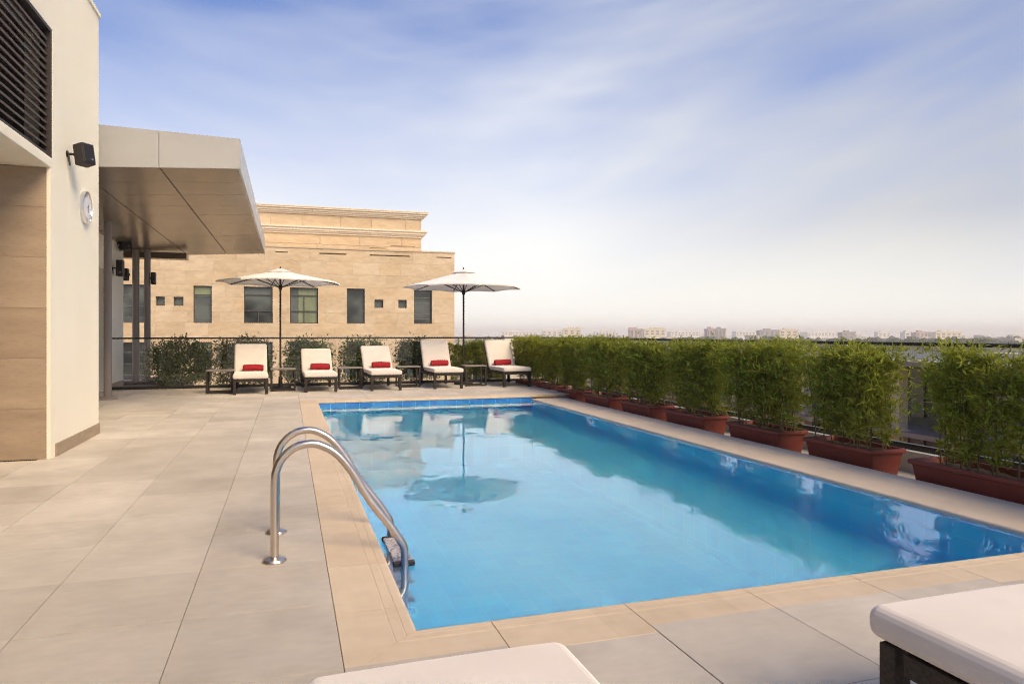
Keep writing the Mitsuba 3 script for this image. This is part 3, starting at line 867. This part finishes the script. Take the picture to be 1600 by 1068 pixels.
def lounger(label, x, y, rot, back, zseat=0.42, seatlen=1.20, seed=0, group=LG):
    t = thing('sun_lounger', label, 'sun lounger', group)
    W = 0.335
    zt, zc = zseat, zseat - 0.095
    fr = join(box(-W, -W + 0.045, 0.14, 1.86, zc - 0.065, zc - 0.002), box(W - 0.045, W, 0.14, 1.86, zc - 0.065, zc - 0.002),
              box(-W + 0.045, W - 0.045, 0.05, 0.10, zc - 0.065, zc - 0.002), box(-W + 0.045, W - 0.045, 1.80, 1.85, zc - 0.065, zc - 0.002),
              [box(-W + 0.045, W - 0.045, yy, yy + 0.05, zc - 0.022, zc - 0.004) for yy in np.arange(0.2, 1.7, 0.12)])
    obj('frame', place(fr, (x, y, 0), rot), 'm_wicker', t)
    for sx in (-1, 1):
        for yy in (0.05, 1.62):
            lg = rbox(sx * (W - 0.03) - 0.03, sx * (W - 0.03) + 0.03, yy, yy + 0.06, 0.001, zc - 0.001 if yy < 1 else zc - 0.066, 0.005)
            obj('leg', place(lg, (x, y, 0), rot), 'm_wicker', t, smooth=30)
    c = cushion(-W - 0.005, W + 0.005, 0.0, seatlen, zc, zt, 0.034, seed=seed)
    obj('seat_cushion', place(c, (x, y, 0), rot), 'm_fabric', t, smooth=60)
    b = cushion(-W - 0.005, W + 0.005, 0.0, 0.80, 0.0, 0.10, 0.045, seed=seed + 9)
    R = trimesh.transformations.rotation_matrix(back, [1, 0, 0])
    b.apply_transform(R)
    b.apply_translation((0, seatlen + 0.085 * math.sin(back) + 0.004, zc + 0.012))
    obj('back_cushion', place(b, (x, y, 0), rot), 'm_fabric', t, smooth=60)
    bf = join(box(-W, -W + 0.04, 0.0, 0.78, -0.04, -0.004), box(W - 0.04, W, 0.0, 0.78, -0.04, -0.004), box(-W + 0.04, W - 0.04, 0.72, 0.76, -0.04, -0.004), box(-W + 0.04, W - 0.04, 0.35, 0.39, -0.04, -0.004))
    bf.apply_transform(R)
    bf.apply_translation((0, seatlen + 0.085 * math.sin(back) + 0.004, zc + 0.012))
    obj('back_frame', place(bf, (x, y, 0), rot), 'm_wicker', t)
    return t


def bolster(label, x, y, rot, zt, yy, dx):
    k = fresh('red_bolster')
    prof = [(0.0, -0.215), (0.045, -0.214), (0.062, -0.205), (0.070, -0.18), (0.073, 0.0), (0.070, 0.18), (0.062, 0.205), (0.045, 0.214), (0.0, 0.215)]
    m = trimesh.creation.revolve(prof, sections=24)
    m.apply_transform(trimesh.transformations.rotation_matrix(math.pi / 2, [0, 1, 0]))
    m.vertices[:, 2] += 0.006 * np.sin(m.vertices[:, 0] * 9 + dx * 40)
    m.apply_translation((dx, yy, zt + 0.078))
    scene[k] = mikit.ply(place(m, (x, y, 0), rot), 'm_red', 50)
    tag(k, label, 'bolster cushion', 'red bolsters on the far loungers')


D = math.radians
far = [(-0.72, 15.18, 0.045, D(52), 0.415, 0.05), (0.665, 15.32, 0.025, D(38), 0.415, 0.055), (2.035, 15.32, 0.03, D(42), 0.435, 0.05), (3.43, 15.42, 0.012, D(58), 0.455, 0.03), (5.07, 15.48, 0.01, D(56), 0.45, -0.02)]
pos = ['leftmost of the five far white loungers, backrest raised', 'second of the five far white loungers from the left, lowest backrest', 'middle one of the five far white loungers', 'fourth of the five far white loungers from the left, steep backrest', 'rightmost of the five far white loungers, beside the hedge corner']
bpos = ['red bolster on the leftmost far lounger', 'red bolster on the second far lounger from the left', 'red bolster on the middle far lounger', 'red bolster on the fourth far lounger from the left', 'red bolster on the rightmost far lounger']
for i, (x, y, r, b, zs, dx) in enumerate(far):
    lounger(pos[i], x, y, r, b, zs, seed=i * 3)
    bolster(bpos[i], x, y, r, zs, 1.12, dx)
lounger('white lounger foot end cut by the bottom edge of the picture, centre', 0.378, 1.79, math.pi + 0.01, D(30), 0.42, seed=31)
lounger('white lounger foot end with black frame in the bottom right corner', 2.03, 1.735, math.pi - 0.0, D(30), 0.42, seed=37)

TG = 'dark sled-legged side tables between the far loungers'
tabs = [(-1.35, 15.85, 'small dark side table left of the leftmost far lounger'), (-0.10, 16.12, 'small dark side table in front of the left parasol pole'), (1.33, 16.22, 'small dark side table between the second and middle far loungers'), (2.66, 16.35, 'small dark side table between the middle and fourth far loungers'), (4.22, 16.28, 'small dark side table in front of the right parasol pole')]
for x, y, lab in tabs:
    t = thing('side_table', lab, 'side table', TG)
    w, dp, h = 0.26, 0.22, 0.485
    obj('table_top', rbox(x - w, x + w, y - dp, y + dp, h - 0.028, h, 0.005), 'm_table_top', t, smooth=30)
    for sx in (-1, 1):
        for sy in (-1, 1):
            obj('leg', box(x + sx * (w - 0.02) - 0.018, x + sx * (w - 0.02) + 0.018, y + sy * (dp - 0.02) - 0.018, y + sy * (dp - 0.02) + 0.018, 0.037, h - 0.029), 'm_wicker', t)
    for sy in (-1, 1):
        obj('sled_bar', box(x - w, x + w, y + sy * (dp - 0.02) - 0.018, y + sy * (dp - 0.02) + 0.018, 0.001, 0.036), 'm_wicker', t)


def parasol(label, x, y, R, ztop, zrim, turn):
    t = thing('parasol', label, 'parasol', 'white octagonal parasols behind the far loungers')
    n, per, nr = 8, 8, 10
    th = np.arange(n * per) / (n * per) * 2 * np.pi + turn
    frac = (np.arange(n * per) % per) / per
    edge = math.cos(math.pi / n) / np.cos((frac - 0.5) * 2 * math.pi / n) * (1 - 0.018 * np.sin(np.pi * frac))
    rings = []
    for q in np.linspace(0.09, 1, nr):
        z = ztop - (ztop - zrim) * (q ** 0.93) - 0.030 * q * np.sin(np.pi * frac) * (1 - q) * 2 + 0.02 * q ** 2 * np.sin(np.pi * frac)
        rr = R * q * edge
        rings.append(np.stack([x + rr * np.cos(th), y + rr * np.sin(th), z + 0 * th], 1))
    hem = rings[-1].copy()
    hem[:, 2] -= 0.030
    rings.append(hem)
    v = np.vstack(rings)
    N = n * per
    f = []
    for i in range(len(rings) - 1):
        for a in range(N):
            b = (a + 1) % N
            f += [[i * N + a, (i + 1) * N + a, (i + 1) * N + b], [i * N + a, (i + 1) * N + b, i * N + b]]
    cn = obj('canopy', trimesh.Trimesh(v, f, process=False), 'm_canopy', t, smooth=14)
    vent = trimesh.creation.revolve([(0.30, 0.0), (0.20, 0.040), (0.05, 0.085), (0.0, 0.09)], sections=8)
    obj('vent_cap', place(vent, (x, y, ztop - 0.060), turn), 'm_canopy', cn)
    obj('pole', cyl((x, y, 0.07), (x, y, ztop + 0.01), 0.022, 16), 'm_wicker', t, smooth=40)
    obj('finial', trimesh.creation.revolve([(0, 0), (0.02, 0), (0.012, 0.02), (0.017, 0.035), (0.0, 0.05)], sections=14).apply_translation((x, y, ztop + 0.028)), 'm_wicker', t, smooth=40)
    zh = zrim - 0.115
    hub = obj('hub', cyl((x, y, zh - 0.05), (x, y, zh + 0.05), 0.040, 16), 'm_wicker', t, smooth=40)
    obj('upper_hub', cyl((x, y, ztop - 0.10), (x, y, ztop - 0.03), 0.045, 16), 'm_wicker', t, smooth=40)
    for k in range(n):
        a = turn + k * 2 * math.pi / n
        c, s = math.cos(a), math.sin(a)

        def at(q, dz):
            return (x + R * q * c, y + R * q * s, ztop - (ztop - zrim) * (q ** 0.93) - dz)
        rb = obj('rib', tube([at(q, 0.020) for q in np.linspace(0.03, 0.985, 8)], 0.011, 6), 'm_wicker', t, smooth=50)
        obj('strut', tube([(x + 0.03 * c, y + 0.03 * s, zh), at(0.50, 0.028)], 0.010, 6), 'm_wicker', rb, smooth=50)
    bs = trimesh.creation.revolve([(0, 0), (0.235, 0), (0.235, 0.035), (0.20, 0.055), (0.05, 0.07), (0.04, 0.26), (0.0, 0.26)], sections=32)
    obj('base', bs.apply_translation((x, y, 0.001)), 'm_wicker', t, smooth=35)


parasol('greyish white parasol on the left, in front of the tan building', -0.165, 16.78, 1.36, 2.68, 2.395, 0.18)
parasol('bright white parasol on the right, against the sky beside the tan building', 4.10, 16.80, 1.46, 2.78, 2.36, -0.05)

# ------------------------------------------------------------------ tan stone building across the street
tb = thing('stone_building', 'large tan travertine building with stepped roof and cornices across the street', 'building')
BY, BX0, BX1, BZ = 55.0, -22.0, 12.67, 7.60
wins = []
for base_z in (1.97, -2.08):
    for (a, b, kind) in ((-11.35, -9.55, 'dark'), (-6.47, -5.24, 'blind'), (-3.08, -1.08, 'grid'), (0.14, 2.16, 'green'), (4.28, 5.63, 'plain'), (9.43, 10.86, 'slats')):
        wins.append((a, b, base_z, base_z + 2.68, kind))
    for (a, b) in ((-8.90, -8.32), (-7.76, -7.12), (6.36, 7.04), (8.20, 8.86)):
        wins.append((a, b, base_z + 1.22, base_z + 1.86, 'square'))
slots = [(-5.2, -4.2, 7.22, 7.30), (-0.9, 0.0, 7.22, 7.30), (2.25, 4.25, 7.20, 7.30), (6.0, 9.1, 7.20, 7.30), (11.2, 12.4, 7.20, 7.28)]
holes = shapely.union_all([shapely.box(a, c, b, d) for a, b, c, d, _ in wins] + [shapely.box(*[s[i] for i in (0, 2, 1, 3)]) for s in slots])
core = join(box(BX0, BX1 - 0.10, BY + 0.45, BY + 24, -25, BZ - 0.05), box(BX0, BX1 - 0.05, BY + 0.06, BY + 0.45, -25, -4.0))
obj('wall', core, 'm_trav0', tb)
# right end face
for k in range(4):
    pass
courses = [7.60, 6.66, 5.70, 4.76, 3.86, 2.80, 2.02, 1.10, 0.20, -0.70, -1.60, -2.45, -3.30, -4.00]
rs = np.random.default_rng(5)
slab_n = 0
for ci, (z1, z0) in enumerate(zip(courses[:-1], courses[1:])):
    x = BX0 + 7.0 + (0.0 if ci % 2 else -1.25)
    while x < BX1 - 0.01:
        w = rs.uniform(1.3, 2.2)
        x1 = min(x + w, BX1)
        if BX1 - x1 < 0.9:
            x1 = BX1
        g_ = shapely.box(x + 0.003, z0 + 0.004, x1 - (0.003 if x1 < BX1 else 0), z1 - 0.004).difference(holes)
        dpt = 0.40 + rs.uniform(-0.008, 0.008)
        mt = TRAV[int(rs.integers(0, 4))]
        for gg in getattr(g_, 'geoms', [g_]):
            if gg.is_empty or gg.area < 0.02:
                continue
            m = trimesh.creation.extrude_polygon(gg, dpt)
            v = m.vertices.copy()
            m.vertices = np.stack([v[:, 0], BY + 0.40 - v[:, 2], v[:, 1]], 1)
            if m.volume < 0:
                m.invert()
            obj('stone_slab', m, mt, tb)
            slab_n += 1
        x = x1
obj('rear_facade', box(BX0, BX0 + 6.99, BY + 0.02, BY + 0.44, -25, BZ), 'm_trav1', tb)
obj('backing', box(BX0 + 7.0, BX1 - 0.01, BY + 0.405, BY + 0.449, -4.0, BZ - 0.02), 'm_trav2', tb)
obj('parapet_cap', box(BX0, BX1 + 0.06, BY - 0.06, BY + 0.8, BZ, BZ + 0.10), 'm_trav2', tb)
obj('return_wall', box(BX1 - 0.05, BX1 - 0.002, BY + 0.41, BY + 24, -25, BZ), 'm_trav2', tb)
for a, b, c, d, kind in wins:
    fw = 0.07
    yy = BY + 0.20
    bars = [box(a, a + fw, yy, yy + 0.1, c, d), box(b - fw, b, yy, yy + 0.1, c, d), box(a + fw, b - fw, yy, yy + 0.1, c, c + fw), box(a + fw, b - fw, yy, yy + 0.1, d - fw, d)]
    if kind in ('grid', 'green'):
        bars += [box(a + fw, b - fw, yy + 0.01, yy + 0.09, d - 0.62, d - 0.55), box(a + fw, b - fw, yy + 0.01, yy + 0.09, c + 0.88, c + 0.95), box((a + b) / 2 - 0.03, (a + b) / 2 + 0.03, yy + 0.02, yy + 0.08, c + fw, c + 0.88)]
    if kind == 'green':
        bars += [box((a + b) / 2 - 0.03, (a + b) / 2 + 0.03, yy + 0.02, yy + 0.08, c + 0.95, d - 0.62)]
    w_ = obj('window', join(bars), 'm_frame', tb)
    if kind == 'green':
        obj('pane', box(a + fw, a + 0.62, yy + 0.12, yy + 0.14, c + fw, d - fw), 'm_pane', w_)
        obj('pane', box(a + 0.62, b - fw, yy + 0.121, yy + 0.14, c + fw, d - fw), 'm_pane_green', w_)
    elif kind == 'blind':
        obj('pane', box(a + fw, b - fw, yy + 0.12, yy + 0.14, c + fw, d - 0.62), 'm_pane', w_)
        obj('pane', box(a + fw, b - fw, yy + 0.08, yy + 0.10, d - 0.62, d - fw), 'm_pane_green', w_)
    else:
        obj('pane', box(a + fw, b - fw, yy + 0.12, yy + 0.14, c + fw, d - fw), 'm_pane', w_)
    if kind in ('blind', 'slats', 'dark'):
        zz = np.arange(c + 0.35, d - (0.7 if kind == 'blind' else 0.2), 0.42 if kind == 'slats' else 0.8)
        for z in zz:
            obj('blind_slat', box(a + fw, b - fw, yy + 0.09, yy + 0.115, z, z + 0.045), 'm_slat', w_)
# upper, set-back storey with two cornices
UX1, UY = 10.55, 58.0
obj('upper_wall', box(BX0, UX1 - 0.02, UY + 0.1, UY + 18, BZ - 0.3, 10.95), 'm_trav1', tb)
uc = [7.45, 8.30, 9.12, 9.66, 10.64]
ulots = shapely.union_all([shapely.box(-4.4, 8.48, -2.2, 8.56), shapely.box(-5.2, 7.98, -3.4, 8.06), shapely.box(8.0, 8.34, 10.0, 8.42), shapely.box(6.3, 8.12, 7.6, 8.19), shapely.box(6.3, 7.86, 7.6, 7.93)])
for ci, (z0, z1) in enumerate(zip(uc[:-1], uc[1:])):
    if ci == 2:
        continue
    x = BX0 + 8.0
    while x < UX1 - 0.01:
        x1 = min(x + rs.uniform(2.2, 3.6), UX1)
        if UX1 - x1 < 0.9:
            x1 = UX1
        gg = shapely.box(x + 0.01, z0 + 0.01, x1 - 0.01, z1 - 0.01).difference(ulots)
        for q in getattr(gg, 'geoms', [gg]):
            m = trimesh.creation.extrude_polygon(q, 0.095 + rs.uniform(-0.006, 0.004))
            v = m.vertices.copy()
            m.vertices = np.stack([v[:, 0], UY + 0.1 - v[:, 2], v[:, 1]], 1)
            if m.volume < 0:
                m.invert()
            obj('stone_slab', m, TRAV[int(rs.integers(0, 4))], tb)
        x = x1


def cornice(z0, steps):
    ms = []
    for (dz0, dz1, pr) in steps:
        ms.append(box(BX0, UX1 + pr, UY - pr, UY + 18, z0 + dz0, z0 + dz1))
    return join(ms)


obj('cornice', cornice(9.10, [(0.0, 0.14, 0.10), (0.14, 0.26, 0.22), (0.26, 0.44, 0.34), (0.44, 0.56, 0.46)]), 'm_cornice', tb)
obj('cornice', cornice(10.64, [(0.0, 0.12, 0.10), (0.12, 0.24, 0.24), (0.24, 0.40, 0.36), (0.40, 0.50, 0.50), (0.50, 0.58, 0.55)]), 'm_cornice', tb)

# ------------------------------------------------------------------ neighbouring frame building below the right railing
nb = thing('frame_building', 'low pale concrete framed building seen through the gap between the right hedge plants', 'building')
obj('wall', box(16.2, 30, -6, 34, -25, 0.35), 'm_frame', nb)
for k in range(22):
    y = -5 + k * 1.75
    obj('pillar', box(15.0, 15.28, y, y + 0.26, -6.0, 0.42), TRAV[k % 4], nb)
for z in (0.42, -1.35, -3.2, -5.0):
    obj('floor_slab', box(14.7, 16.2, -6, 34, z, z + 0.12), 'm_column', nb)
for k in range(21):
    y = -4.7 + k * 1.75
    for z in (-1.2, -3.05):
        obj('window', box(16.14, 16.2, y, y + 1.3, z + 0.2, z + 1.5), 'm_pane', nb)

# ------------------------------------------------------------------ hazy city on the horizon


def city_block(px0, px1, dist, top, label, m='m_far_cream', bands=0, steps=(), name='city_building', stripes=False):
    """px0..px1: bearing as sideways offset per metre of distance; top: height above the eye."""
    t = thing(name, label, 'building', 'pale buildings along the hazy skyline')
    F = np.array([math.sin(YAW), math.cos(YAW)])
    S = np.array([math.cos(YAW), -math.sin(YAW)])
    w, depth = (px1 - px0) * dist, max((px1 - px0) * dist * 0.6, 14)
    c = F * (dist + depth / 2) + S * (px0 + px1) / 2 * dist

    def put(mm):
        M = np.eye(4)
        M[:2, 0], M[:2, 1], M[:2, 3] = S, F, c
        mm.apply_transform(M)
        return mm
    top = top * 0.66
    z1 = EYE + top
    obj('body', put(box(-w / 2, w / 2, -depth / 2, depth / 2, -25, z1)), m, t)
    obj('roof_parapet', put(join(box(-w / 2 - 0.3, w / 2 + 0.3, -depth / 2 - 0.3, -depth / 2, z1 - 0.8, z1 + 0.9), box(-w * 0.2, w * 0.12, -depth * 0.2, depth * 0.2, z1, z1 + 2.6))), m, t)
    if stripes:
        n = max(3, int(w / 6))
        for k in range(n):
            a = -w / 2 + (k + 0.25) * w / n
            obj('window', put(box(a, a + w / n * 0.5, -depth / 2 - 0.2, -depth / 2, -20, z1 - 2.0)), 'm_far_dark', t)
    else:
        nrow = 4
        n = max(2, int(w / 7))
        for r in range(2):
            for k in range(n):
                a = -w / 2 + (k + 0.25) * w / n
                obj('window', put(box(a, a + w / n * 0.5, -depth / 2 - 0.2, -depth / 2, z1 - 4.2 - r * 3.6, z1 - 2.4 - r * 3.6)), 'm_far_dark', t)
    for (a, b, hh) in steps:
        obj('roof_block', put(box(-w / 2 + a * w, -w / 2 + b * w, -depth * 0.3, depth * 0.3, z1, z1 + hh)), m, t)


def bx(p):
    return (p - 800) / 1100.0


skyline = [
    (783, 838, 1500, 4.0, 'long low pale block on the skyline left of all others, behind the right parasol', 'm_far_white', False, ()),
    (846, 879, 1150, 6.2, 'low greyish white block left of the tall cream block on the skyline', 'm_far_white', False, ()),
    (880, 908, 1050, 9.5, 'square cream block on the skyline, first tall one right of the parasol', 'm_far_cream', False, ((0.75, 0.95, 3.0),)),
    (930, 962, 1500, 6.5, 'faint low white block between the cream block and the pink block on the skyline', 'm_far_white', False, ((0.3, 0.5, 3.0),)),
    (984, 1004, 1000, 8.4, 'pinkish block with dark window strips on the skyline, left of a cream slab', 'm_far_pink', True, ((0.0, 0.2, 2.4),)),
    (1007, 1040, 1050, 8.6, 'wide cream slab on the skyline directly right of the pinkish block', 'm_far_cream', False, ((0.55, 0.95, 2.4),)),
    (1048, 1092, 1500, 4.5, 'very low pale block on the skyline in the middle of the row', 'm_far_white', False, ()),
    (1105, 1117, 900, 8.2, 'narrow pinkish tower on the skyline attached to the dark grey block', 'm_far_pink', True, ()),
    (1118, 1134, 930, 7.9, 'dark grey block with vertical strips, darkest one on the skyline', 'm_far_grey', True, ()),
    (1150, 1185, 1600, 5.5, 'faint white block on the skyline right of the dark grey block', 'm_far_white', False, ()),
    (1188, 1217, 1000, 5.8, 'grey low block on the skyline left of a wide yellowish block', 'm_far_grey', True, ()),
    (1218, 1247, 1000, 6.6, 'wide yellowish block on the skyline above the third planter hedge', 'm_far_cream', False, ((0.4, 0.9, 1.6),)),
    (1262, 1310, 1500, 3.0, 'long low pale block on the skyline at the start of the dark handrail', 'm_far_white', False, ()),
    (1316, 1337, 1000, 1.6, 'small grey block on the skyline resting just above the dark handrail', 'm_far_grey', False, ()),
    (1372, 1392, 1300, 3.2, 'small pale block on the skyline above the middle of the right handrail', 'm_far_white', False, ()),
    (1414, 1430, 1100, 2.4, 'small white block on the skyline left of a pinkish low block', 'm_far_white', False, ((0.2, 0.5, 2.0),)),
    (1432, 1450, 1000, 1.6, 'pinkish low block on the skyline above the gap in the right hedge', 'm_far_pink', True, ()),
    (1462, 1503, 1050, 2.2, 'wide cream block on the skyline, last one before the right edge', 'm_far_cream', False, ((0.5, 0.8, 1.4),)),
]
for a, b, dist, top, lab, m, stripes, steps in skyline:
    city_block(bx(a), bx(b), dist, top, lab, m, steps=steps, stripes=stripes)

# low roofs and trees that read as one mass
rr = np.random.default_rng(12)
F2, S2 = np.array([math.sin(YAW), math.cos(YAW)]), np.array([math.cos(YAW), -math.sin(YAW)])
ms = []
for k in range(420):
    dist = rr.uniform(260, 1900)
    s = rr.uniform(-0.25, 0.95) * dist
    w, d_, h = rr.uniform(8, 26), rr.uniform(8, 22), min(rr.gamma(3.0, 3.0) + 4, 23)
    c = F2 * dist + S2 * s
    ms.append(box(c[0] - w / 2, c[0] + w / 2, c[1] - d_ / 2, c[1] + d_ / 2, -25, -25 + h))
k = obj('city_roofs', join(ms), 'm_far_roof')
tag(k, 'mass of low pale roofs of the hazy city below the skyline', 'city', kind='stuff')
ms = []
ico = trimesh.creation.icosphere(subdivisions=2)
for kk in range(260):
    dist = rr.uniform(420, 900)
    s = rr.uniform(-0.05, 0.85) * dist
    c = F2 * dist + S2 * s
    m = ico.copy()
    v = m.vertices * (1 + 0.5 * (meshkit.fbm(m.vertices * 2.3 + kk, 3, kk) - 0.5)[:, None])
    m.vertices = v * [rr.uniform(5, 10), rr.uniform(5, 10), rr.uniform(9, 12.0)] + [c[0], c[1], -14.5]
    ms.append(m)
k = obj('distant_trees', join(ms), 'm_wood', smooth=True)
tag(k, 'dark far-off band of trees along the foot of the skyline', 'trees', kind='stuff')

# ------------------------------------------------------------------ haze
scene['haze_medium'] = {'type': 'homogeneous', 'albedo': {'type': 'rgb', 'value': [0.99, 0.985, 0.96]}, 'sigma_t': 0.00042}
HZ = 40.0
scene['haze'] = {'type': 'cube', 'to_world': T().translate([0, 0, (HZ - 27) / 2]).scale([9500, 9500, (HZ + 27) / 2]), 'bsdf': {'type': 'null'}, 'interior': {'type': 'ref', 'id': 'haze_medium'}}
labels['haze'] = {'kind': 'stuff', 'label': 'pale haze over the far city', 'category': 'haze'}
scene['camera']['medium'] = {'type': 'ref', 'id': 'haze_medium'}
